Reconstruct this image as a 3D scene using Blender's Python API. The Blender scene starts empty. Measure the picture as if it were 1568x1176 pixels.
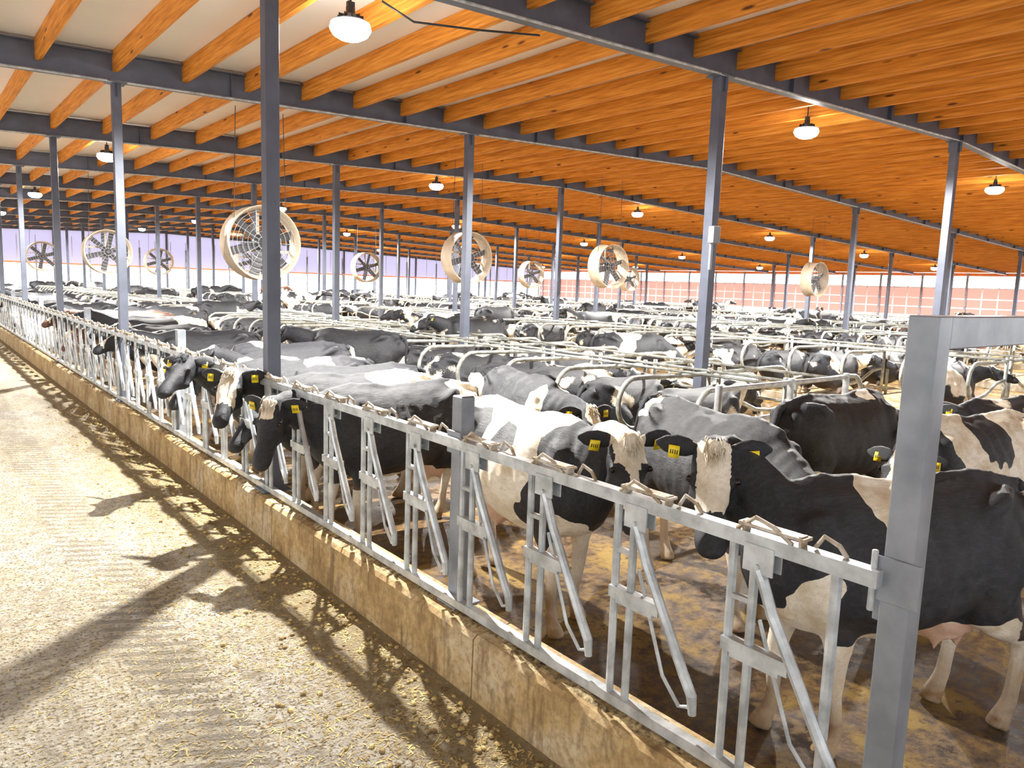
import bpy, math, random
from mathutils import Vector, Matrix, noise
random.seed(7)
S=bpy.context.scene
COL=S.collection

# ------------------------------------------------------------------ helpers
class MB:
    def __init__(s): s.v=[];s.f=[];s.m=[]
    def box(s,cx,cy,cz,sx,sy,sz,mat=0,rot=None):
        o=len(s.v)
        for dx in(-.5,.5):
            for dy in(-.5,.5):
                for dz in(-.5,.5):
                    p=Vector((dx*sx,dy*sy,dz*sz))
                    if rot is not None: p=rot@p
                    s.v.append((p.x+cx,p.y+cy,p.z+cz))
        for q in((0,1,3,2),(4,6,7,5),(0,4,5,1),(2,3,7,6),(0,2,6,4),(1,5,7,3)):
            s.f.append(tuple(o+i for i in q)); s.m.append(mat)
    def etube(s,pts,A,B,n=12,mat=0,up=(0,0,1),egg=0.0,cap=0.5,upl=None):
        pts=[Vector(p) for p in pts]; N=len(pts); o=len(s.v); up=Vector(up)
        for i,p in enumerate(pts):
            t=(pts[min(i+1,N-1)]-pts[max(i-1,0)]).normalized()
            u0=Vector(upl[i]) if upl else up
            u=u0-t*u0.dot(t)
            if u.length<1e-4: u=Vector((1,0,0))-t*t.x
            u.normalize(); sd=t.cross(u)
            for k in range(n):
                a=2*math.pi*k/n; c=math.cos(a); sn=math.sin(a)
                q=p+sd*(A[i]*c*(1-egg*sn))+u*(B[i]*sn)
                s.v.append(tuple(q))
        for i in range(N-1):
            for k in range(n):
                a=o+i*n+k;b=o+i*n+(k+1)%n
                s.f.append((a,b,b+n,a+n)); s.m.append(mat)
        t0=(pts[0]-pts[1]).normalized()*min(A[0],B[0])*cap; t1=(pts[-1]-pts[-2]).normalized()*min(A[-1],B[-1])*cap
        s.v.append(tuple(pts[0]+t0)); c0=len(s.v)-1
        s.v.append(tuple(pts[-1]+t1)); c1=len(s.v)-1
        for k in range(n):
            s.f.append((c0,o+(k+1)%n,o+k)); s.m.append(mat)
            e=o+(N-1)*n
            s.f.append((c1,e+k,e+(k+1)%n)); s.m.append(mat)
    def tube(s,pts,r,n=8,mat=0,cap=0.0):
        pts=[Vector(p) for p in pts]; N=len(pts)
        R=r if isinstance(r,(list,tuple)) else [r]*N
        t=(pts[1]-pts[0]).normalized()
        u=Vector((0,0,1)) if abs(t.z)<.9 else Vector((1,0,0))
        u=(u-t*u.dot(t)).normalized(); ul=[]
        for i in range(N):
            t=(pts[min(i+1,N-1)]-pts[max(i-1,0)]).normalized()
            u=(u-t*u.dot(t)).normalized(); ul.append(tuple(u))
        s.etube(pts,R,R,n,mat,cap=cap,upl=ul)
    def ball(s,c,r,mat=0,n=12,m=8,sc=(1,1,1)):
        o=len(s.v)
        for i in range(1,m):
            th=math.pi*i/m
            for k in range(n):
                a=2*math.pi*k/n
                s.v.append((c[0]+r*sc[0]*math.sin(th)*math.cos(a),c[1]+r*sc[1]*math.sin(th)*math.sin(a),c[2]+r*sc[2]*math.cos(th)))
        s.v.append((c[0],c[1],c[2]+r*sc[2]));T=len(s.v)-1
        s.v.append((c[0],c[1],c[2]-r*sc[2]));Bt=len(s.v)-1
        for i in range(m-2):
            for k in range(n):
                a=o+i*n+k;b=o+i*n+(k+1)%n
                s.f.append((a,a+n,b+n,b));s.m.append(mat)
        for k in range(n):
            s.f.append((T,o+k,o+(k+1)%n));s.m.append(mat)
            e=o+(m-2)*n
            s.f.append((Bt,e+(k+1)%n,e+k));s.m.append(mat)
    def mesh(s,name,mats,smooth=False):
        me=bpy.data.meshes.new(name); me.from_pydata(s.v,[],s.f)
        for m in mats: me.materials.append(m)
        me.polygons.foreach_set('material_index',s.m)
        if smooth: me.polygons.foreach_set('use_smooth',[True]*len(s.f))
        me.update(); return me
    def obj(s,name,mats,smooth=False,bevel=0,auto=False):
        ob=bpy.data.objects.new(name,s.mesh(name,mats,smooth)); COL.objects.link(ob)
        if bevel:
            b=ob.modifiers.new('b','BEVEL');b.width=bevel;b.segments=2;b.limit_method='ANGLE'
        return ob

def mat(name):
    m=bpy.data.materials.new(name);m.use_nodes=True
    nt=m.node_tree; b=nt.nodes['Principled BSDF']
    return m,nt,b
def nd(nt,t,**k):
    n=nt.nodes.new(t)
    for a,v in k.items():
        if a in n.inputs: n.inputs[a].default_value=v
        else: setattr(n,a,v)
    return n
def lk(nt,a,b): nt.links.new(a,b)
def ramp(nt,fac,stops):
    r=nt.nodes.new('ShaderNodeValToRGB'); e=r.color_ramp.elements
    while len(e)<len(stops): e.new(.5)
    for i,(p,c) in enumerate(stops):
        e[i].position=p; e[i].color=(*c,1)
    lk(nt,fac,r.inputs[0]); return r.outputs[0]
def coords(nt,scale=(1,1,1)):
    tc=nt.nodes.new('ShaderNodeTexCoord'); mp=nt.nodes.new('ShaderNodeMapping'); mp.inputs['Scale'].default_value=scale
    lk(nt,tc.outputs['Object'],mp.inputs[0]); return mp.outputs[0]
def noi(nt,co,scale,detail=4,rough=.55):
    n=nd(nt,'ShaderNodeTexNoise',Scale=scale,Detail=detail,Roughness=rough); lk(nt,co,n.inputs['Vector']); return n.outputs['Fac']
def mix(nt,fac,a,b,bt='MIX'):
    m=nt.nodes.new('ShaderNodeMix');m.data_type='RGBA';m.blend_type=bt
    for s,v in((m.inputs[0],fac),(m.inputs[6],a),(m.inputs[7],b)):
        if isinstance(v,(int,float)): s.default_value=v
        elif isinstance(v,tuple): s.default_value=(*v,1)
        else: lk(nt,v,s)
    return m.outputs[2]
def mth(nt,op,a,b=0.0,clamp=False):
    m=nt.nodes.new('ShaderNodeMath');m.operation=op;m.use_clamp=clamp
    for s,v in((m.inputs[0],a),(m.inputs[1],b)):
        if isinstance(v,(int,float)): s.default_value=v
        else: lk(nt,v,s)
    return m.outputs[0]
def bump(nt,b,h,st=.3,d=.02):
    n=nd(nt,'ShaderNodeBump',Strength=st,Distance=d); lk(nt,h,n.inputs['Height']); lk(nt,n.outputs[0],b.inputs['Normal'])
def simple(name,c,rough=.5,metal=0,var=.15,scale=6,bs=0,c2=None,sc=(1,1,1),thr=(.35,.65)):
    m,nt,b=mat(name); co=coords(nt,sc); f=noi(nt,co,scale)
    c2=c2 or tuple(x*(1-var) for x in c)
    lk(nt,ramp(nt,f,[(thr[0],c2),(thr[1],c)]),b.inputs['Base Color'])
    b.inputs['Roughness'].default_value=rough;b.inputs['Metallic'].default_value=metal
    if bs: bump(nt,b,f,bs)
    return m
def transl(name,c,dc,k):
    m,nt,b=mat(name); t=nd(nt,'ShaderNodeBsdfTranslucent'); t.inputs[0].default_value=(*c,1)
    d=nd(nt,'ShaderNodeBsdfDiffuse'); d.inputs[0].default_value=(*dc,1); mx=nt.nodes.new('ShaderNodeMixShader'); mx.inputs[0].default_value=k
    lk(nt,t.outputs[0],mx.inputs[1]);lk(nt,d.outputs[0],mx.inputs[2]); lk(nt,mx.outputs[0],nt.nodes['Material Output'].inputs[0]); return m

# ------------------------------------------------------------------ materials
M_steel=simple('blue_grey_steel',(.12,.135,.18),.45,.2,.25,3)
M_frame=simple('painted_grey_steel',(.31,.33,.36),.38,.2,.0,4,c2=(.19,.205,.23))
M_galv=simple('galvanised_steel',(.64,.68,.70),.36,.4,.0,9,c2=(.36,.38,.39))
M_stall=simple('stall_pipe_galvanised',(.46,.49,.47),.42,.35,.0,9,c2=(.24,.24,.21))
M_galvd=simple('dirty_galvanised_steel',(.62,.57,.49),.55,.2,.0,14,c2=(.28,.20,.11))
M_black=simple('black_plastic',(.02,.02,.022),.4)
M_ceil=simple('cream_ceiling_panel',(.92,.90,.85),.5,0,.06,.6)
M_fan=simple('fan_shroud_fibreglass',(.66,.54,.40),.5,0,.2,5)
M_blade=simple('fan_blade',(.10,.10,.11),.4,.2)
M_white=simple('white_wall_panel',(.92,.93,.96),.5)
M_lav=simple('lavender_metal_panel',(.70,.68,.84),.5,0,.1,2)
M_lavt=transl('lavender_translucent_panel',(.19,.17,.24),(.74,.7,.85),.25)
M_org=simple('orange_trim',(.90,.28,.08),.6)
M_conc=simple('stall_concrete',(.42,.37,.29),.8,0,0,5,bs=.2,c2=(.20,.15,.08))
M_bed=simple('stall_bedding',(.56,.41,.22),.95,0,0,7,bs=.5,c2=(.18,.11,.045))
# wood
M_wood,nt,b=mat('spruce_purlin'); co=coords(nt,(14,.7,14)); f=noi(nt,co,2.2,6)
c=ramp(nt,f,[(.3,(.46,.15,.016)),(.55,(.74,.275,.034)),(.75,(.84,.40,.08))])
vo=nd(nt,'ShaderNodeTexVoronoi',Scale=1.0); co2=coords(nt,(3,1.1,5)); lk(nt,co2,vo.inputs['Vector'])
k=ramp(nt,vo.outputs['Distance'],[(.06,(1,1,1)),(.13,(0,0,0))])
c=mix(nt,k,c,(.13,.04,.01)); lk(nt,c,b.inputs['Base Color']); b.inputs['Roughness'].default_value=.6; b.inputs['Specular IOR Level'].default_value=.2
# alley concrete
M_alley,nt,b=mat('alley_concrete'); co=coords(nt); n1=noi(nt,co,.8,6); n2=noi(nt,co,11,10,.8); n3=noi(nt,co,60,4,.6)
c=ramp(nt,n1,[(.34,(.44,.38,.26)),(.5,(.55,.51,.42)),(.62,(.63,.62,.59))])
c=mix(nt,ramp(nt,n2,[(.46,(0,0,0)),(.58,(.9,.9,.9))]),c,(.30,.25,.165))
c=mix(nt,ramp(nt,n2,[(.36,(.8,.8,.8)),(.46,(0,0,0))]),c,(.70,.69,.65))
c=mix(nt,ramp(nt,n3,[(.54,(0,0,0)),(.60,(.9,.9,.9))]),c,(.50,.38,.15))
n4=noi(nt,co,44,2,.5); c=mix(nt,ramp(nt,n4,[(.57,(0,0,0)),(.63,(.9,.9,.9))]),c,(.12,.085,.04))
n5=noi(nt,coords(nt,(1.4,.4,1)),2.2,8,.7); c=mix(nt,ramp(nt,n5,[(.48,(0,0,0)),(.60,(.6,.6,.6))]),c,(.26,.22,.16))
tc=nt.nodes.new('ShaderNodeTexCoord'); sx=nt.nodes.new('ShaderNodeSeparateXYZ'); lk(nt,tc.outputs['Object'],sx.inputs[0])
e=mth(nt,'ADD',sx.outputs[0],mth(nt,'MULTIPLY',mth(nt,'SUBTRACT',n1,.5),.9))
mr=nd(nt,'ShaderNodeMapRange'); mr.inputs[1].default_value=1.6;mr.inputs[2].default_value=2.2; lk(nt,e,mr.inputs[0])
c=mix(nt,mth(nt,'MULTIPLY',mr.outputs[0],.8),c,mix(nt,n2,(.13,.09,.04),(.46,.35,.16)))
wv=nd(nt,'ShaderNodeTexWave',Scale=2.6,Distortion=1.2); wv.bands_direction='Y'; co3=nt.nodes.new('ShaderNodeMapping'); co3.inputs['Rotation'].default_value=(0,0,.5)
lk(nt,tc.outputs['Object'],co3.inputs[0]); lk(nt,co3.outputs[0],wv.inputs['Vector'])
tr=nd(nt,'ShaderNodeMapRange'); ab=mth(nt,'ABSOLUTE',mth(nt,'SUBTRACT',sx.outputs[0],1.12)); tr.inputs[1].default_value=.24;tr.inputs[2].default_value=.19; lk(nt,ab,tr.inputs[0])
tt=mth(nt,'MULTIPLY',mth(nt,'MULTIPLY',tr.outputs[0],ramp(nt,wv.outputs['Fac'],[(.5,(0,0,0)),(.62,(1,1,1))])),ramp(nt,n5,[(.40,(.2,.2,.2)),(.52,(.85,.85,.85))]))
c=mix(nt,tt,c,(.21,.18,.13)); lk(nt,c,b.inputs['Base Color']); b.inputs['Roughness'].default_value=.75
bump(nt,b,mth(nt,'ADD',n2,mth(nt,'ADD',n3,n4)),.9,.025)
# barn floor wet manure
M_floor,nt,b=mat('wet_manure_floor'); co=coords(nt); n1=noi(nt,co,1.5,7,.65); n2=noi(nt,co,12,8,.75)
c=ramp(nt,n1,[(.40,(.045,.019,.008)),(.52,(.115,.055,.016)),(.62,(.33,.20,.03))])
c=mix(nt,ramp(nt,n2,[(.45,(0,0,0)),(.62,(.7,.7,.7))]),c,(.27,.165,.04)); c=mix(nt,ramp(nt,n2,[(.36,(.9,.9,.9)),(.46,(0,0,0))]),c,(.028,.013,.006)); lk(nt,c,b.inputs['Base Color'])
lk(nt,ramp(nt,n1,[(.38,(.20,.20,.20)),(.56,(.7,.7,.7))]),b.inputs['Roughness']); b.inputs['Specular IOR Level'].default_value=.4; bump(nt,b,n2,1.0,.05)
# curb
M_curb,nt,b=mat('stained_curb_concrete'); co=coords(nt); n1=noi(nt,co,2.2,6,.65); n2=noi(nt,co,22,6,.7)
c=ramp(nt,n1,[(.32,(.28,.17,.06)),(.5,(.54,.38,.17)),(.68,(.64,.53,.35))])
c=mix(nt,ramp(nt,n2,[(.42,(0,0,0)),(.66,(.7,.7,.7))]),c,(.24,.15,.06))
nv=noi(nt,coords(nt,(3,3,.7)),3.5,5,.6); c=mix(nt,ramp(nt,nv,[(.52,(0,0,0)),(.66,(.7,.7,.7))]),c,(.15,.085,.035))
lk(nt,c,b.inputs['Base Color']); b.inputs['Roughness'].default_value=.8; bump(nt,b,n2,.6,.015)
M_feed=simple('feed_residue',(.58,.46,.24),.95,0,0,30,bs=.8,c2=(.11,.065,.028))
M_flake=simple('feed_flake',(.72,.56,.24),.95,0,0,8,c2=(.16,.10,.04))
M_curt=transl('red_translucent_curtain',(.46,.13,.10),(.9,.40,.33),.2)
M_lens,nt,b=mat('led_lens'); b.inputs['Emission Color'].default_value=(1,1,.99,1); b.inputs['Emission Strength'].default_value=60
M_tag=simple('yellow_ear_tag',(.95,.72,.02),.4,0,.05)
M_eye=simple('cow_eye',(.01,.007,.005),.08)
M_nose=simple('cow_nose_skin',(.03,.028,.03),.35)

def coat(name,amp):
    m,nt,b=mat(name)
    at=nd(nt,'ShaderNodeAttribute',attribute_name='patch'); ad=nd(nt,'ShaderNodeAttribute',attribute_name='dirt'); ap=nd(nt,'ShaderNodeAttribute',attribute_name='pink')
    oi=nt.nodes.new('ShaderNodeObjectInfo'); tc=nt.nodes.new('ShaderNodeTexCoord')
    n=nd(nt,'ShaderNodeTexNoise',Scale=1.7,Detail=2.5,Roughness=.45); n.noise_dimensions='4D'
    lk(nt,tc.outputs['Object'],n.inputs['Vector']); lk(nt,mth(nt,'MULTIPLY',oi.outputs['Random'],37.0),n.inputs['W'])
    h=nd(nt,'ShaderNodeTexNoise',Scale=55,Detail=4); lk(nt,tc.outputs['Object'],h.inputs['Vector'])
    v=mth(nt,'ADD',at.outputs['Fac'],mth(nt,'MULTIPLY',mth(nt,'SUBTRACT',n.outputs['Fac'],.5),amp))
    v=mth(nt,'ADD',v,mth(nt,'MULTIPLY',mth(nt,'SUBTRACT',h.outputs['Fac'],.5),.18))
    mr=nd(nt,'ShaderNodeMapRange'); mr.inputs[1].default_value=-.02; mr.inputs[2].default_value=.03; lk(nt,v,mr.inputs[0])
    h2=nd(nt,'ShaderNodeTexNoise',Scale=7,Detail=6); lk(nt,tc.outputs['Object'],h2.inputs['Vector'])
    wh=ramp(nt,h2.outputs['Fac'],[(.3,(.66,.52,.33)),(.55,(.92,.85,.71))])
    wh=mix(nt,ap.outputs['Fac'],wh,(.72,.42,.30))
    st=nd(nt,'ShaderNodeTexNoise',Scale=42,Detail=6,Roughness=.8); mp=nt.nodes.new('ShaderNodeMapping'); mp.inputs['Scale'].default_value=(.4,2.0,1.0)
    lk(nt,tc.outputs['Object'],mp.inputs[0]); lk(nt,mp.outputs[0],st.inputs['Vector'])
    bl=mix(nt,ramp(nt,st.outputs['Fac'],[(.46,(0,0,0)),(.70,(.7,.7,.7))]),oi.outputs['Color'],(.045,.048,.062))
    wh=mix(nt,ramp(nt,st.outputs['Fac'],[(.48,(0,0,0)),(.70,(.6,.6,.6))]),wh,(.50,.39,.25))
    c=mix(nt,mr.outputs[0],wh,bl)
    dd=mth(nt,'MULTIPLY',ad.outputs['Fac'],ramp(nt,h2.outputs['Fac'],[(.3,(.35,.35,.35)),(.6,(1,1,1))]))
    c=mix(nt,dd,c,(.26,.15,.06)); lk(nt,c,b.inputs['Base Color'])
    b.inputs['Roughness'].default_value=.55
    bump(nt,b,st.outputs['Fac'],.6,.012)
    return m
M_coat=coat('holstein_coat',.25); M_coatbg=coat('holstein_coat_varied',2.3)

# ------------------------------------------------------------------ camera
YAW=math.radians(39.2); PITCH=math.radians(7.5); ROLL=math.radians(2.0)
F=Vector((math.sin(YAW)*math.cos(PITCH),math.cos(YAW)*math.cos(PITCH),-math.sin(PITCH)))
R=Vector((math.cos(YAW),-math.sin(YAW),0)); U=R.cross(F)
r2=R*math.cos(ROLL)+U*math.sin(ROLL); u2=U*math.cos(ROLL)-R*math.sin(ROLL)
cam=bpy.data.cameras.new('camera'); co_=bpy.data.objects.new('camera',cam); COL.objects.link(co_)
CAM=Vector((0,0,2.38))
m=Matrix((r2,u2,-F)).transposed().to_4x4(); m.translation=CAM; co_.matrix_world=m
cam.sensor_width=36; cam.lens=1142/1568*36; cam.clip_end=500; cam.clip_start=.05
S.camera=co_

# ------------------------------------------------------------------ structure
RIDGE=17.2
def zb(x): return 5.68-.0344*abs(x-RIDGE)      # underside of steel rafters
Y0=6.75; BAY=6.05; YEND=Y0+10*BAY; XE=58.5; XW=-6.5; YS=-6.5
def slab(name,x0,x1,y0,y1,z,th,m):
    b=MB(); b.box((x0+x1)/2,(y0+y1)/2,z-th/2,x1-x0,y1-y0,th); return b.obj(name,[m])
slab('floor_feed_alley',XW,2.44,YS,YEND,0,.15,M_alley)
slab('floor',2.44,XE,YS,YEND,0,.15,M_floor)
b=MB(); y=-5.9
while y<YEND-.2:
    y1=min(y+3.05,YEND-.1); n=int((y1-y)/.15) or 1
    for i in range(n):
        ya=y+(y1-y)*i/n+(.006 if i==0 else 0); yb=y+(y1-y)*(i+1)/n-(.006 if i==n-1 else 0)
        o=len(b.v)
        for yy in(ya,yb):
            j=noise.noise(Vector((0,yy*1.7,3)))*.012; k=noise.noise(Vector((5,yy*3,1)))*.01
            for (xx,zz) in((2.425+j*.5,0),(2.43+j,.355+k),(2.455+j,.38+k),(2.70,.385),(2.71,0)): b.v.append((xx,yy,zz))
        for q in range(5):
            a=o+q;c=o+(q+1)%5; b.f.append((a,c,c+5,a+5)); b.m.append(0)
        if i==0: b.f.append(tuple(o+q for q in range(5)));b.m.append(0)
        if i==n-1: b.f.append(tuple(o+9-q for q in range(5)));b.m.append(0)
    y=y1
b.obj('feed_curb',[M_curb])
b=MB(); ny=620; nx=6
for i in range(ny+1):
    y=.6+(42*(i/ny)**1.6)
    for j in range(nx+1):
        x=2.475+.22*j/nx; e=math.sin(math.pi*j/nx)
        h=max(0,noise.noise(Vector((x*9,y*5,0)))+.15)*.06*e+max(0,noise.noise(Vector((x*30,y*22,4))))*.03*e
        b.v.append((x,y,.378+h))
for i in range(ny):
    for j in range(nx):
        a=i*(nx+1)+j; b.f.append((a,a+nx+1,a+nx+2,a+1)); b.m.append(0)
b.obj('feed_residue',[M_feed],True)
b=MB()
def flake(x,y,z,s):
    a=random.uniform(0,6.28); l=s*random.uniform(.6,2.2); w=s*.35; dx,dy=math.cos(a),math.sin(a); o=len(b.v); h=s*.4
    b.v+= [(x-dx*l-dy*w,y-dy*l+dx*w,z+.001),(x-dx*l+dy*w,y-dy*l-dx*w,z+.001),(x+dx*l+dy*w,y+dy*l-dx*w,z+h),(x+dx*l-dy*w,y+dy*l+dx*w,z+h)]
    b.f.append((o,o+1,o+2,o+3)); b.m.append(0)
for i in range(22000):
    y=1.2+11*random.random()**1.5; 
    x=2.38-abs(random.gauss(0,.8)) if random.random()<.65 else random.uniform(-2,2.38)
    flake(x,y,0,random.uniform(.004,.012))
for i in range(1300):
    y=1.2+14*random.random()**1.4; r=random.uniform(.006,.020); x=2.39-abs(random.gauss(0,.35))
    b.ball((x,y,r*.35),r,0,5,4,(1,random.uniform(.6,1.4),.6))
b.obj('spilled_feed',[M_flake])

# ceiling panels
b=MB()
for (xa,xb) in((XW,RIDGE),(RIDGE,XE)):
    o=len(b.v)
    for x in(xa,xb):
        for y in(YS,YEND):
            for t in(.44,.52): b.v.append((x,y,zb(x)+t))
    for q in((0,1,3,2),(4,6,7,5),(0,4,5,1),(2,3,7,6),(0,2,6,4),(1,5,7,3)): b.f.append(tuple(o+i for i in q)); b.m.append(0)
b.obj('ceiling',[M_ceil])
b=MB(); x=XW+.3
while x<XE:
    b.box(x,(YEND+YS)/2,zb(x)+.29,.075,YEND-YS-.1,.29); x+=.98
b.obj('wooden_roof_purlins',[M_wood])
def beam(y):
    b=MB()
    for (xa,xb) in((XW,RIDGE),(RIDGE,XE)):
        def seg(z0,z1,w):
            o=len(b.v)
            for x in(xa,xb):
                for yy in(-w/2,w/2):
                    for z in(z0,z1): b.v.append((x,y+yy,zb(x)+z))
            for q in((0,1,3,2),(4,6,7,5),(0,4,5,1),(2,3,7,6),(0,2,6,4),(1,5,7,3)): b.f.append(tuple(o+i for i in q)); b.m.append(0)
        seg(0,.02,.17); seg(.02,.38,.012); seg(.38,.40,.17)
    x=XW+1
    while x<XE:
        b.box(x,y,zb(x)+.2,.01,.15,.36); x+=3.27
    b.tube([(XW,y-.11,zb(XW)-.01),(RIDGE,y-.11,zb(RIDGE)-.01),(XE,y-.11,zb(XE)-.01)],.016,6,1)
    return b.obj('steel_rafter_beam',[M_steel,M_galv])
for k in range(-1,11): beam(Y0+k*BAY)
ROWS=[2.62,9.1,17.2,25.2,33.3,41.4,49.6]
def column(x,y,s,base):
    b=MB(); z1=zb(x)
    b.box(0,0,(z1+base)/2,s,s,z1-base); b.box(0,0,z1-.012,s+.14,s+.14,.02); b.box(0,0,base+.01,s+.14,s+.14,.02)
    b.box(0,0,z1-.12,.012,s+.12,.2)
    o=b.obj('steel_column',[M_steel],bevel=.006); o.location=(x,y,0); return o
for k in range(-1,11):
    for i,x in enumerate(ROWS):
        y=Y0+k*BAY
        if k==-1 and i!=3 and x<9: continue
        column(x,y,.125 if i==0 else .15,.385 if i==0 else .2)
b=MB(); b.box(9.02,6.62,3.2,.16,.1,.24); b.box(9.02,6.66,2.9,.05,.04,.4); b.obj('electrical_box',[M_frame],bevel=.01)
b=MB()
b.tube([(4.25,7.7,zb(4)+.2),(4.6,7.6,zb(4.6)+.02),(5.2,7.2,zb(5.2)-.04),(5.9,6.95,zb(5.9)-.02)],.012,6)
b.obj('lamp_power_cable',[M_black],True)
# walls
b=MB(); x=XE
b.box(x,(YEND+2)/2,.6,.12,YEND-2,1.2,0)
b.box(x,(YEND+2)/2,4.27,.2,YEND-2,.22,1)
y=3
while y<YEND:
    b.box(x-.08,y,2.2,.14,.14,4.3,2); y+=BAY/2
for z in(1.25,1.9,2.55,3.3): b.box(x-.05,(YEND+2)/2,z,.06,YEND-2,.09,0)
y=3
while y<YEND:
    b.box(x-.04,y,2.3,.04,.10,2.2,0); y+=BAY/6
o=len(b.v); b.v+=[(x+.05,2,1.2),(x+.05,YEND,1.2),(x+.05,YEND,3.3),(x+.05,2,3.3)]; b.f.append((o,o+1,o+2,o+3)); b.m.append(3)
b.obj('wall_right',[M_white,M_org,M_frame,M_curt])
b=MB(); y=YEND; L=XE-XW; cx=(XE+XW)/2
b.box(cx,y,.5,L,.12,1.0,0); b.box(cx,y-.09,2.88,L,.06,.12,2)
o=len(b.v); b.v+=[(XW,y,2.85),(XE,y,2.85),(XE,y,5.9),(XW,y,5.9)]; b.f.append((o,o+1,o+2,o+3)); b.m.append(4)
x=XW
while x<XE: b.box(x,y-.1,2.2,.12,.1,4.4,3); b.box(x+1.8,y-.05,1.9,.05,.05,1.8,0); x+=3.6
b.box(cx,y-.03,1.9,L,.04,.04,0)
x=XW
while x<XE: b.box(x,y-.05,3.95,.05,.03,2.1,1); x+=1.2
b.obj('wall_back',[M_white,M_lav,M_org,M_frame,M_lavt])
b=MB(); ly_=YEND-YS; cy=(YEND+YS)/2
b.box(XW,cy,.7,.12,ly_,1.4,0); b.box(XW,cy,4.1,.12,ly_,2.2,0)
y=YS
while y<YEND: b.box(XW,y,2.4,.12,.3,4.6,0); y+=BAY/2
b.obj('wall_left',[M_white])
b=MB(); b.box((XE+XW)/2,YS,.7,XE-XW,.12,1.4,0); b.box((XE+XW)/2,YS,4.3,XE-XW,.12,2.6,0)
x=XW
while x<XE: b.box(x,YS,2.4,.4,.12,4.6,0); x+=4
b.obj('wall_front',[M_white])

# ------------------------------------------------------------------ headlock fence
FX=2.55; Z0=.46; Z1=1.40
def headlock_module():
    b=MB()
    b.tube([(0,0,Z0-.04),(0,0,Z1)],.019,8); b.tube([(0,-.10,Z0-.04),(0,-.10,Z1)],.019,8)
    b.tube([(-.02,-.12,Z1-.07),(-.02,-.15,Z1-.12),(-.02,-.20,Z1-.24),(-.02,-.44,Z0+.28),(-.02,-.49,Z0+.2),(-.02,-.50,Z0+.12)],[.02,.023,.023,.023,.023,.018],8)
    b.tube([(.015,-.13,1.10),(.015,-.30,Z0+.2),(.015,-.40,Z0+.1),(.0,-.46,Z0+.13)],.009,6)
    b.box(-.03,-.13,Z1-.04,.008,.13,.11); b.box(.03,-.13,Z1-.04,.008,.13,.11)
    b.tube([(-.045,-.13,Z1-.07),(.045,-.13,Z1-.07)],.012,8)
    b.box(-.005,-.135,.965,.045,.30,.055); b.box(-.005,-.135,.93,.03,.22,.03)
    b.box(0,-.05,1.17,.03,.10,.02)
    b.box(0,-.17,Z1+.085,.06,.28,.012,1); b.box(0,-.05,Z1+.07,.045,.012,.05,1); b.box(0,-.29,Z1+.07,.045,.012,.05,1)
    b.tube([(-.02,-.02,Z1+.055),(-.02,-.10,Z1+.12),(-.02,-.18,Z1+.10),(-.02,-.26,Z1+.055)],.009,6,1)
    b.tube([(.02,-.33,Z1+.06),(.02,-.36,Z1+.11),(.02,-.42,Z1+.09),(.02,-.45,Z1+.055)],.009,6,1)
    return b
mod=headlock_module()
b=MB()
ymod=[3.56-.63*i for i in range(4)]+[3.56+.63*(i+1)-.0 for i in range(0,90)]
for ym in ymod:
    if ym>YEND-3: continue
    o=len(b.v)
    for v in mod.v: b.v.append((v[0]+FX,v[1]+ym,v[2]))
    for f in mod.f: b.f.append(tuple(i+o for i in f))
    b.m+=mod.m
ya,yb=1.09,YEND-3
b.box(FX,(ya+yb)/2,Z1+.025,.055,yb-ya,.06,0); b.box(FX,(ya+yb)/2,Z0-.03,.05,yb-ya,.05,0)
b.tube([(FX+.05,ya,Z1+.01),(FX+.05,yb,Z1+.01)],.01,6,0)
b.tube([(FX,1.24,Z0-.04),(FX,1.24,Z1)],.021,8)
b.obj('headlock_feed_fence',[M_galv,M_galvd],bevel=0)
def fpost(y):
    b=MB(); b.box(0,0,(.385+1.70)/2,.10,.10,1.70-.385); b.box(0,0,.392,.2,.2,.014); b.box(-.06,0,1.42,.02,.14,.14); b.box(0,0,1.70,.092,.092,.01,1)
    o=b.obj('fence_post',[M_frame,M_black],bevel=.005); o.location=(FX+.075,y,0)
y=3.68
while y<YEND-4:
    fpost(y); y+=BAY
b=MB()
gx,gy=2.63,1.05
b.box(gx,gy,2.33/2,.10,.10,2.33); b.box(gx+2.1,gy,2.33/2,.10,.10,2.33)
b.box(gx+1.05,gy,2.275,2.0,.10,.11)
b.box(gx-.055,gy,1.42,.012,.16,.16); b.box(gx,gy+.06,1.36,.08,.03,.2); b.tube([(gx-.07,gy+.07,1.3),(gx-.07,gy+.07,1.52)],.012,8,1)
b.box(gx,gy,.01,.22,.22,.02)
b.obj('steel_gate_frame',[M_frame,M_galv],bevel=.008)

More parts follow.
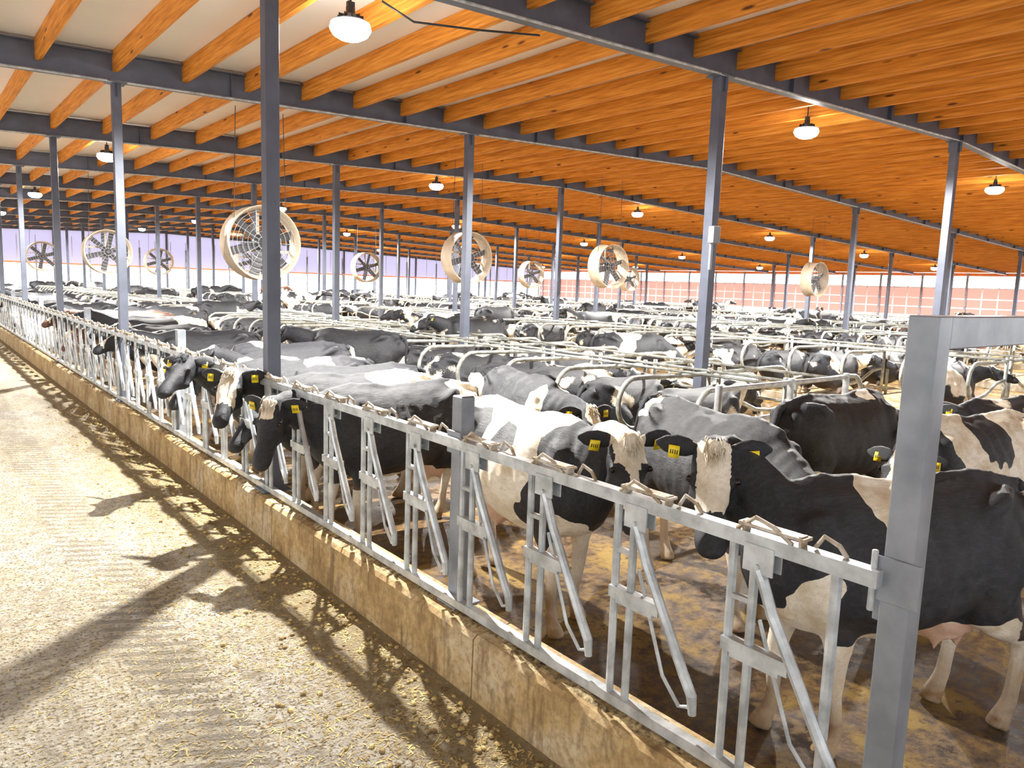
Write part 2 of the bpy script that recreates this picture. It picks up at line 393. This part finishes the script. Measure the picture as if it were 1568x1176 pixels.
# ------------------------------------------------------------------ freestalls
def loop(b,x,y,sgn):
    L=1.85; P=[]
    P.append((0,1.22)); P.append((L-.35,1.24))
    for i in range(1,10):
        a=math.pi/2-math.pi*i/10; P.append((L-.32+.36*math.cos(a),.90+.35*math.sin(a)))
    P.append((L-.42,.555)); P.append((L-.85,.60)); P.append((.45,.80)); P.append((0,.84))
    b.tube([(x+sgn*p[0],y,p[1]) for p in P],.035,7)
def stall_rows(cx,yA,yB,name='freestall_dividers'):
    b=MB(); y=yA
    while y<yB:
        loop(b,cx-.12,y,-1); loop(b,cx+.12,y,1)
        b.tube([(cx-.12,y,.2),(cx-.12,y,1.3)],.035,6); b.tube([(cx+.12,y,.2),(cx+.12,y,1.3)],.035,6)
        y+=1.21
    for dx,z in((-.12,1.26),(.12,.95),(-.75,1.28),(.75,1.28)):
        b.tube([(cx+dx,yA-.1,z),(cx+dx,y-1.1,z)],.022,6)
    b.obj(name,[M_stall],True)
    b=MB(); b.box(cx,(yA+y)/2-.6,.1,3.7,y-yA+.2,.2,0); b.box(cx,(yA+y)/2-.6,.212,3.45,y-yA,.02,1)
    b.obj('stall_platform',[M_conc,M_bed],bevel=.02)
    return y
STALLX=[9.1,17.2,25.2,33.3,41.4,49.6]
SY=[]
for i,cx in enumerate(STALLX):
    segs=[(5.3,30),(34,YEND-4)] if i<3 else [(8,30),(34,YEND-4)]
    for (a,c) in segs: stall_rows(cx,a,c)
    SY.append(segs)
b=MB(); b.box(8.6,4.75,.4,3.0,.16,.8); b.box(8.6,4.3,.42,2.6,.7,.1); b.box(8.6,3.95,.4,2.6,.1,.7); b.box(7.3,4.35,.4,.1,.7,.7);b.box(9.9,4.35,.4,.1,.7,.7)
for xx in(7.1,8.6,10.0): b.tube([(xx,5.0,0),(xx,5.0,1.35)],.045,8,1)
b.tube([(7.1,5.0,1.3),(10,5.0,1.3)],.03,8,1); b.tube([(7.1,5.0,.9),(10,5.0,.9)],.03,8,1)
b.obj('water_trough',[M_conc,M_galv],bevel=.01)

# ------------------------------------------------------------------ lamps
def lamp(x,y,p):
    e=bpy.data.objects.new('high_bay_lamp',None); COL.objects.link(e); z=zb(x)-.10; e.location=(x,y,z)
    b=MB(); top=.53
    b.tube([(0,0,.03),(0,0,.05)],.19,20,0); b.tube([(0,0,.05),(0,0,.12)],[.13,.08],16,0); b.tube([(0,0,.12),(0,0,.20)],.05,12,0)
    for i in range(10):
        a=i*.628; b.box(.1*math.cos(a),.1*math.sin(a),.085,.08,.006,.06,0,Matrix.Rotation(a,3,'Z'))
    b.tube([(0,0,.20),(0,0,top)],.012,6,0); b.box(0,0,.23,.08,.05,.05,0)
    o=b.obj('housing',[M_black]); o.parent=e
    b=MB(); b.tube([(0,0,-.13),(0,0,-.09),(0,0,-.03),(0,0,.03)],[.12,.19,.225,.21],20,0,cap=.1); o=b.obj('lens',[M_lens],True); o.parent=e
    l=bpy.data.lights.new('lamp_light','SPOT'); l.energy=p; l.spot_size=math.radians(172); l.spot_blend=.3; l.shadow_soft_size=.05; l.color=(1,.975,.93)
    lo=bpy.data.objects.new('light',l); COL.objects.link(lo); lo.parent=e; lo.location=(0,0,-.16)
for x in [3.95,13.3,22.8,32.2,41.6,51]:
    for k in range(-1,5):
        y=7.85+12.6*k
        if k==-1 and (x>20 or x<10): continue
        if x>.292**-1*(y+6): continue
        lamp(x,y,4900)

# ------------------------------------------------------------------ fans
def fan(x,y,z):
    b=MB(); n=32; r=.65; D=.42
    o=len(b.v)
    for (rr,yy) in((r+.03,-D/2-.03),(r,-D/2+.02),(r-.03,0),(r,D/2-.02),(r+.03,D/2+.03),(r+.05,D/2+.03),(r+.03,D/2-.02),(r+.0,0),(r+.03,-D/2+.02),(r+.05,-D/2-.03)):
        for k in range(n):
            a=2*math.pi*k/n; b.v.append((rr*math.cos(a),yy,rr*math.sin(a)))
    for j in range(10):
        for k in range(n):
            a=o+j*n+k; c=o+j*n+(k+1)%n; d=o+((j+1)%10)*n
            b.f.append((a,c,d+(k+1)%n,d+k)); b.m.append(0)
    b.tube([(0,-.12,0),(0,.14,0)],.12,14,1); b.tube([(0,-.2,0),(0,-.12,0)],[.05,.09],12,1)
    for k in range(6):
        a=k*math.pi/3+.3; rot=Matrix.Rotation(-a,3,'Y')@Matrix.Rotation(.5,3,'X')
        c=Vector((.36*math.cos(a),-.03,.36*math.sin(a))); b.box(c.x,c.y,c.z,.50,.012,.17,1,rot)
    for zz in(-.14,.14): b.box(0,.16,zz,2*r,.03,.05,0)
    b.box(0,.16,0,.05,.03,2*r,0)
    for rr in(.12,.22,.32,.42,.52,.60):
        b.tube([(rr*math.cos(t*math.pi/12),-.2,rr*math.sin(t*math.pi/12)) for t in range(25)],.005,4,2)
    for k in range(12):
        a=k*math.pi/6; b.tube([(.1*math.cos(a),-.2,.1*math.sin(a)),(r*math.cos(a),-.2,r*math.sin(a))],.005,4,2)
    top=zb(x)+.2-z
    for sx in(-.5,.5): b.tube([(sx,0,.44),(sx*.9,0,top)],.008,5,1)
    ob=b.obj('barn_fan',[M_fan,M_blade,M_galv],True); ob.location=(x,y,z)
    md=ob.modifiers.new('e','EDGE_SPLIT'); md.split_angle=.7
for (x,y,z) in((5.35,14.3,3.02),(12.1,17.0,3.1),(17.6,16.9,3.1),(28.8,16.1,3.06),(5.1,26.9,3.0),(17,32,3.0),(10.6,43,3.0),(5.2,42,3.0),(10.9,30,3.0),(25.5,30,3.0),(33,30,3.0),(30,43,3.0)): fan(x,y,z)

# ------------------------------------------------------------------ cows
def sstep(a,b_,x):
    t=min(1,max(0,(x-a)/(b_-a))); return t*t*(3-2*t)
def build_cow(key,poll=(1.25,0,1.45),hd=(.8,0,-.6),patches=None,base=.5,lying=False,vox=.022,bgm=False,legs=(0,0,0,0),blaze=True,tags=True):
    """x forward, z up, origin under the trunk centre"""
    dz=-.50 if lying else 0
    b=MB()
    st=[(-.90,1.36,1.16,.07),(-.84,1.405,1.02,.15),(-.72,1.43,.86,.225),(-.55,1.455,.74,.275),(-.35,1.44,.655,.30),(-.1,1.42,.60,.345),(.12,1.415,.585,.36),(.32,1.43,.60,.335),(.5,1.455,.65,.275),(.64,1.43,.72,.225),(.76,1.36,.82,.165),(.84,1.27,.92,.09)]
    b.etube([(s[0],0,(s[1]+s[2])/2+dz) for s in st],[s[3] for s in st],[(s[1]-s[2])/2 for s in st],24,egg=.14)
    b.tube([(-.86,0,1.37+dz),(-.5,0,1.435+dz),(0,0,1.40+dz),(.45,0,1.43+dz),(.7,0,1.38+dz)],[.035,.04,.035,.05,.04],8)
    for sy in(-1,1):
        b.etube([(-.66,sy*.10,1.36+dz),(-.54,sy*.19,1.345+dz),(-.44,sy*.20,1.29+dz),(-.30,sy*.20,1.20+dz)],[.05,.06,.05,.03],[.05,.055,.05,.03],8,cap=1)
        b.ball((-.82,sy*.11,1.27+dz),.06)
        b.etube([(.60,sy*.16,1.30+dz),(.56,sy*.20,1.10+dz),(.52,sy*.20,.90+dz),(.44,sy*.18,.76+dz)],[.06,.085,.09,.06],[.09,.13,.14,.10],12,up=(1,0,0))
    P=Vector(poll)+Vector((0,0,dz)); D=Vector(hd).normalized(); Up=(Vector((0,0,1))-D*D.z)
    if Up.length<.2: Up=Vector((1,0,0))
    Up.normalize(); Sd=D.cross(Up)
    S0=Vector((.50,0,1.10+dz)); S3=P-Up*.05+D*.03; S1=S0+Vector((.32,0,.04)); S2=S3-((D*.4+Vector((.6,0,.1))).normalized())*.22
    pts=[];A=[];Bv=[]
    for i in range(8):
        t=i/7; p=S0*(1-t)**3+S1*3*t*(1-t)**2+S2*3*t*t*(1-t)+S3*t**3
        pts.append(p); A.append(.20+(.09-.20)*t**.7); Bv.append(.31+(.115-.31)*t**.75)
    b.etube(pts,A,Bv,16,up=(0,0,1) if abs((pts[-1]-pts[0]).normalized().z)<.85 else (-1,0,0))
    hs=[(-.05,.065,.055),(0,.10,.09),(.07,.115,.115),(.15,.118,.13),(.24,.098,.122),(.33,.074,.098),(.41,.072,.082),(.47,.082,.078),(.515,.078,.066),(.54,.05,.04)]
    b.etube([P+D*h[0]-Up*(h[2]-.09)*.8 for h in hs],[h[1] for h in hs],[h[2] for h in hs],16,upl=[tuple(Up)]*len(hs))
    b.ball(tuple(P+D*-.0+Up*.055),.06)
    for sy in(-1,1):
        b.ball(tuple(P+D*.165+Sd*sy*.095+Up*.035),.035)
        b.ball(tuple(P+D*.24+Sd*sy*.06-Up*.085),.06)
    if not lying:
        for i,sy in enumerate((-1,1)):
            o=legs[i]
            b.etube([(.46,sy*.17,.86),(.43+o*.2,sy*.175,.70),(.47+o*.6,sy*.165,.52),(.49+o*.8,sy*.155,.40),(.485+o*.8,sy*.155,.33),(.475+o*.9,sy*.155,.22),(.475+o,sy*.155,.13),(.50+o,sy*.155,.085),(.53+o,sy*.155,.04),(.545+o,sy*.155,.0)],
                    [.085,.075,.055,.052,.045,.036,.042,.045,.056,.062],[.14,.10,.065,.056,.047,.040,.046,.048,.065,.078],12,up=(1,0,0),cap=.02)
            o=legs[2+i]
            b.etube([(-.56,sy*.15,1.22),(-.55,sy*.19,1.05),(-.52,sy*.20,.90),(-.54+o*.2,sy*.195,.76),(-.66+o*.5,sy*.18,.62),(-.765+o*.8,sy*.165,.53),(-.765+o*.85,sy*.16,.46),(-.735+o*.95,sy*.16,.32),(-.715+o,sy*.16,.17),(-.69+o,sy*.16,.11),(-.655+o,sy*.16,.045),(-.64+o,sy*.16,.0)],
                    [.07,.11,.115,.095,.062,.048,.044,.037,.04,.046,.056,.062],[.14,.22,.23,.18,.105,.068,.056,.044,.046,.05,.066,.078],12,up=(1,0,0),cap=.02)
    else:
        for sy in(-1,1):
            b.etube([(.5,sy*.18,.34),(.68,sy*.24,.16),(.86,sy*.22,.10),(.62,sy*.26,.055),(.48,sy*.22,.05)],[.1,.07,.055,.04,.045],[.12,.09,.06,.045,.05],12)
            b.etube([(-.55,sy*.18,.5),(-.35,sy*.33,.32),(-.2,sy*.38,.22),(-.5,sy*.42,.09),(-.25,sy*.44,.06),(-.05,sy*.44,.05)],[.12,.13,.09,.06,.045,.05],[.22,.18,.12,.07,.045,.05],12)
    if not lying:
        b.ball((-.40,0,.66),.19,sc=(1.1,.95,.85)); 
        for sx in(-.48,-.33):
            for sy in(-.07,.07): b.tube([(sx,sy,.56),(sx,sy,.47)],[.035,.016],8,cap=.5)
    me=b.mesh('tmp',[]); ob=bpy.data.objects.new('tmp',me); COL.objects.link(ob)
    r=ob.modifiers.new('r','REMESH'); r.mode='VOXEL'; r.voxel_size=vox; r.use_smooth_shade=True
    s=ob.modifiers.new('s','SMOOTH'); s.factor=.5; s.iterations=5 if vox<.03 else 2
    dg=bpy.context.evaluated_depsgraph_get(); me2=bpy.data.meshes.new_from_object(ob.evaluated_get(dg))
    V=[]
    for v in me2.vertices:
        p=v.co.copy()
        if not bgm:   # ribs, muscle and skin folds
            q=p
            ribs=math.sin(q.x*46)*sstep(-.35,-.2,q.x)*sstep(.35,.2,q.x)*sstep(.7,.85,q.z)*sstep(1.4,1.25,q.z)
            fold=math.sin((q.x-q.z*.3)*60)*sstep(.62,.72,q.x)*sstep(1.05,.9,q.x)
            d=.0035*ribs+.003*fold+.012*noise.noise(q*6)+.005*noise.noise(q*16)
            if q.z>.55: p=p+v.normal*d
        V.append(tuple(p))
    Fc=[tuple(p.vertices) for p in me2.polygons]
    bpy.data.objects.remove(ob)
    g=MB(); g.v=V; g.f=Fc; g.m=[0]*len(Fc)
    earv=[]
    for sy in(-1,1):
        a0=P+D*.0+Sd*sy*.085+Up*.01; dirn=(Sd*sy*1.0-D*.15-Up*.12).normalized()
        i0=len(g.v)
        g.etube([a0,a0+dirn*.05,a0+dirn*.11,a0+dirn*.17,a0+dirn*.215],[.03,.052,.06,.045,.012],[.018,.016,.014,.01,.006],10,upl=[tuple((D*.6+Up*.8).normalized())]*5)
        earv.append((i0,len(g.v)))
        e=P+D*.17+Sd*sy*.118+Up*.042; g.ball(tuple(e),.020,1,8,6)
        q=P+D*.525+Sd*sy*.035-Up*.0; g.ball(tuple(q),.018,2,8,6)
        if tags:
            nn=(D*.6+Up*.8).normalized()
            t0=a0+dirn*.12+nn*.018; ax3=dirn.cross(nn)
            rot=Matrix((dirn,nn,ax3)).transposed()
            g.box(t0.x,t0.y,t0.z-.03,.058,.008,.07,3,rot)
            for q_ in(-.018,-.006,.006,.018):
                tt_=t0+dirn*q_+nn*.0045; g.box(tt_.x,tt_.y,tt_.z-.03,.005,.002,.024,2,rot)
    # hair tuft on the poll
    if not bgm:
        rr=random.Random(len(key)*7+3); i0=len(g.v)
        for k in range(70):
            bs=P+Up*(.085+rr.uniform(-.01,.015))+Sd*rr.uniform(-.055,.055)+D*rr.uniform(-.05,.07)
            tp=bs+D*rr.uniform(.03,.07)+Up*rr.uniform(-.005,.025)+Sd*rr.uniform(-.02,.02)
            g.tube([bs,(bs+tp)/2+Up*.01,tp],[.004,.0035,.001],4,0)
        tuft=(i0,len(g.v))
    else: tuft=(0,0)
    if lying: g.tube([(-.87,0,.86),(-.95,.03,.7),(-.97,.1,.35),(-.9,.2,.08),(-.8,.3,.05)],[.035,.03,.022,.03,.01],8,cap=.5)
    else: g.tube([(-.85,0,1.37),(-.925,0,1.33),(-.955,.0,1.2),(-.945,.01,.95),(-.94,.02,.70),(-.945,.03,.58),(-.945,.03,.45),(-.94,.03,.36)],[.04,.038,.03,.022,.018,.035,.035,.008],8,cap=.5)
    me=g.mesh('cow_'+key,[M_coatbg if bgm else M_coat,M_eye,M_nose,M_tag],True)
    ap=me.attributes.new('patch','FLOAT','POINT'); ad=me.attributes.new('dirt','FLOAT','POINT'); ak=me.attributes.new('pink','FLOAT','POINT')
    sv=sum(ord(c) for c in key)%97
    pv=[];dv=[];kv=[]
    for i,v in enumerate(g.v):
        p=Vector(v); q=p-Vector((0,0,dz)); rel=p-P; hs_=rel.dot(D); hu=rel.dot(Up); hh=rel.dot(Sd)
        w=Vector((noise.noise(q*3+Vector((sv,0,0))),noise.noise(q*3+Vector((0,sv,9))),noise.noise(q*3+Vector((4,3,sv)))))*.13
        w+=Vector((noise.noise(q*11),noise.noise(q*11+Vector((7,0,0))),noise.noise(q*11+Vector((0,7,0)))))*.03
        qq=q+w
        f=base
        for (cx,cy,cz,rx,ry,rz,val) in (patches or []):
            d=math.sqrt(((qq.x-cx)/rx)**2+((qq.y-cy)/ry)**2+((qq.z-cz)/rz)**2)
            t=sstep(1.15,.85,d); f=f*(1-t)+val*t
        if bgm: f-=.5*sstep(.75,.45,q.z)
        elif not lying: f-=1.1*sstep(.62,.46,q.z)
        inhead=hs_>-.03 and rel.length<.62 and abs(hh)<.16 and abs(hu+.03)<.2
        if inhead or any(a<=i<c for a,c in earv):
            f=.6
            if blaze in(1,2) and hu>0.0 and abs(hh)<.05+.02*math.sin(hs_*20) and hs_<.40: f=-.5
            if blaze==2 and hs_<.14 and hu>-.02 and abs(hh)<.10: f=-.6
            if blaze==3 and hu>0 and hs_<.15 and abs(hh)<.06: f=-.5
            if blaze==4 and hu>-.02 and hs_<.34 and abs(hh)<.085: f=-.6
            if hs_>.46: f=.7
        if tuft[0]<=i<tuft[1]: f=-.6 if blaze else .6
        kk=0
        if not lying and abs(q.y)<.2 and q.z<.66 and -.62<q.x<-.2 and q.z>.42: kk=.8
        dt=.8*sstep(.5,.12,q.z)+.5*sstep(.95,.5,q.z)*max(0,noise.noise(q*5)+.1)
        if q.z<.075: dt=1.0
        if lying: dt=.4*sstep(.9,.55,q.z); 
        pv.append(f);dv.append(min(1,dt));kv.append(kk)
    ap.data.foreach_set('value',pv);ad.data.foreach_set('value',dv);ak.data.foreach_set('value',kv)
    return me
BLK=(.009,.010,.013)
def place(me,x,y,h,z=0,s=1,c=BLK):
    o=bpy.data.objects.new('holstein_cow',me); COL.objects.link(o); o.location=(x,y,z); o.rotation_euler=(0,0,math.radians(h)); o.scale=(s,s,s); o.color=(*c,1); return o
Bk,W=.6,-.6
place(build_cow('a',(1.16,.03,1.33),(.30,.22,-.93),[(-.75,-.0,1.35,.2,.35,.2,W),(-.1,0,.6,.5,.3,.14,W)],.6,blaze=3,legs=(.1,-.05,.05,-.1)),3.5,6.02,180)
place(build_cow('b',(1.2,0,1.47),(.40,.5,-.76),[(-.55,.0,1.35,.45,.35,.25,W),(.2,0,.7,.3,.5,.3,W)],.6,blaze=4),3.5,6.87,180)
place(build_cow('c',(1.25,.0,1.45),(.60,.55,-.55),[(-.2,.2,1.4,.2,.3,.25,W)],.6,blaze=0),3.55,8.3,180)
place(build_cow('d5',(1.08,-.05,1.42),(.30,-.10,-.95),[(.66,.0,1.15,.30,.4,.4,Bk),(.02,-.3,1.30,.15,.2,.13,Bk),(-.48,-.3,1.2,.2,.2,.22,Bk),(-.35,.2,1.35,.14,.2,.2,Bk),(-.65,-.3,.8,.12,.2,.2,Bk),(.3,.2,1.4,.12,.2,.1,Bk),(.48,-.3,.8,.14,.2,.25,Bk)],-.6,blaze=2,legs=(.06,-.1,.08,-.06)),3.57,4.12,-97,s=1.03)
place(build_cow('d6',(1.2,-.10,1.10),(.6,0,-.8),[(-.6,.0,.9,.2,.3,.3,W),(-.85,0,1.35,.14,.2,.14,W),(.25,.3,.9,.1,.3,.25,W),(.62,-.25,1.3,.07,.2,.10,W)],.6,legs=(.05,-.05,.1,-.1),tags=False),4.80,3.38,-107,s=1.03)
place(build_cow('d7',(.96,-.22,1.56),(.22,.42,-.87),[(.14,.0,1.42,.16,.5,.22,W),(.22,.3,1.22,.08,.3,.12,W),(-.1,0,.58,.75,.5,.13,W),(.62,.2,.74,.18,.3,.30,W),(-.95,0,1.2,.10,.3,.2,W)],.6,blaze=4,legs=(.05,-.12,.05,-.1),vox=.018),4.05,1.72,157)
place(build_cow('e',(1.2,.1,1.2),(.6,0,-.8),[(.6,0,1.0,.2,.4,.4,W),(-.4,0,.8,.2,.4,.2,W)],.6),5.25,6.2,-105)
place(build_cow('c8',(1.2,.1,1.1),(.7,.2,-.7),[(-.7,-.2,.70,.2,.3,.14,W),(.35,-.3,1.45,.12,.3,.10,W)],.6,blaze=0),7.1,3.6,-6)
place(build_cow('c9',(1.15,.2,1.2),(.8,.2,-.6),[(.1,0,1.2,.3,.4,.3,Bk),(-.7,0,1.1,.25,.4,.3,Bk),(.7,0,1.1,.2,.4,.3,Bk)],-.6),6.9,2.35,170)
bg=[build_cow('g%d'%i,po,hd,None,bs,vox=.03,bgm=True,legs=lg,blaze=bz) for i,(po,hd,bs,lg,bz) in enumerate((((1.25,0,1.40),(.8,0,-.55),.22,(.1,-.1,0,.1),1),((1.2,.25,1.10),(.6,.3,-.75),.3,(0,.12,-.1,0),0),((1.15,-.3,1.50),(.8,-.5,-.35),.12,(-.1,.05,.1,0),3),((1.3,-.1,.80),(.5,-.1,-.85),.18,(.05,-.05,.1,-.05),4)))]
ly=[build_cow('l%d'%i,po,hd,None,bs,lying=True,vox=.03,bgm=True,blaze=bz) for i,(po,hd,bs,bz) in enumerate((((1.15,.1,1.40),(.85,.1,-.5),.2,1),((1.1,-.35,1.3),(.4,-.8,-.4),.1,3),((1.1,.3,1.25),(.5,.7,-.5),.25,4)))]
def vis(x,y): 
    ang=math.degrees(math.atan2(x,y)); return y>.5 and 2<ang<75.5
BR=(.12,.045,.02)
def bgc(me,x,y,h,z=0,c=None):
    place(me,x,y,h+random.uniform(-6,6),z,random.uniform(.91,1.04),c or (BR if random.random()<.008 else BLK))
bgc(bg[0],6.35,12.4,141,c=BLK); bgc(bg[0],9.2,2.9,165,c=BLK); bgc(bg[1],3.9,7.6,178,c=BLK)
y=9.15
while y<55:
    if random.random()<.75: bgc(random.choice(bg[:3]),3.95+random.random()*.2,y,180,c=BR if 18<y<21 else None)
    if y>16 and random.random()<.2: bgc(random.choice(bg),5.9,y,random.choice((90,-90,180,130)))
    y+=random.uniform(.85,1.4)
for ci,(cx,segs) in enumerate(zip(STALLX,SY)):
    for (a,c) in segs:
        y=a+.6
        while y<c-.6:
            for sg in(-1,1):
                x=cx+sg*1.25
                if not vis(x,y): continue
                r=random.random(); h=0 if sg<0 else 180
                if r<.58: bgc(random.choice(ly),x,y,h,.22)
                elif r<.64 and (y>13 or ci>1): bgc(random.choice(bg[:3]),x+sg*.1,y,h,.22)
            y+=1.21
    for k in range(6):
        x=cx+4.05+random.uniform(-.8,.8); y=random.uniform(9,50)
        if vis(x,y) and x<XE-2: bgc(random.choice(bg),x,y,random.uniform(0,360))

# ------------------------------------------------------------------ world
w=bpy.data.worlds.new('sky'); S.world=w; w.use_nodes=True
bgn=w.node_tree.nodes['Background']; bgn.inputs[0].default_value=(.90,.95,1,1); bgn.inputs[1].default_value=4.5
S.view_settings.view_transform='Standard'; S.view_settings.look='None'; S.view_settings.exposure=0.15; S.view_settings.gamma=1.0
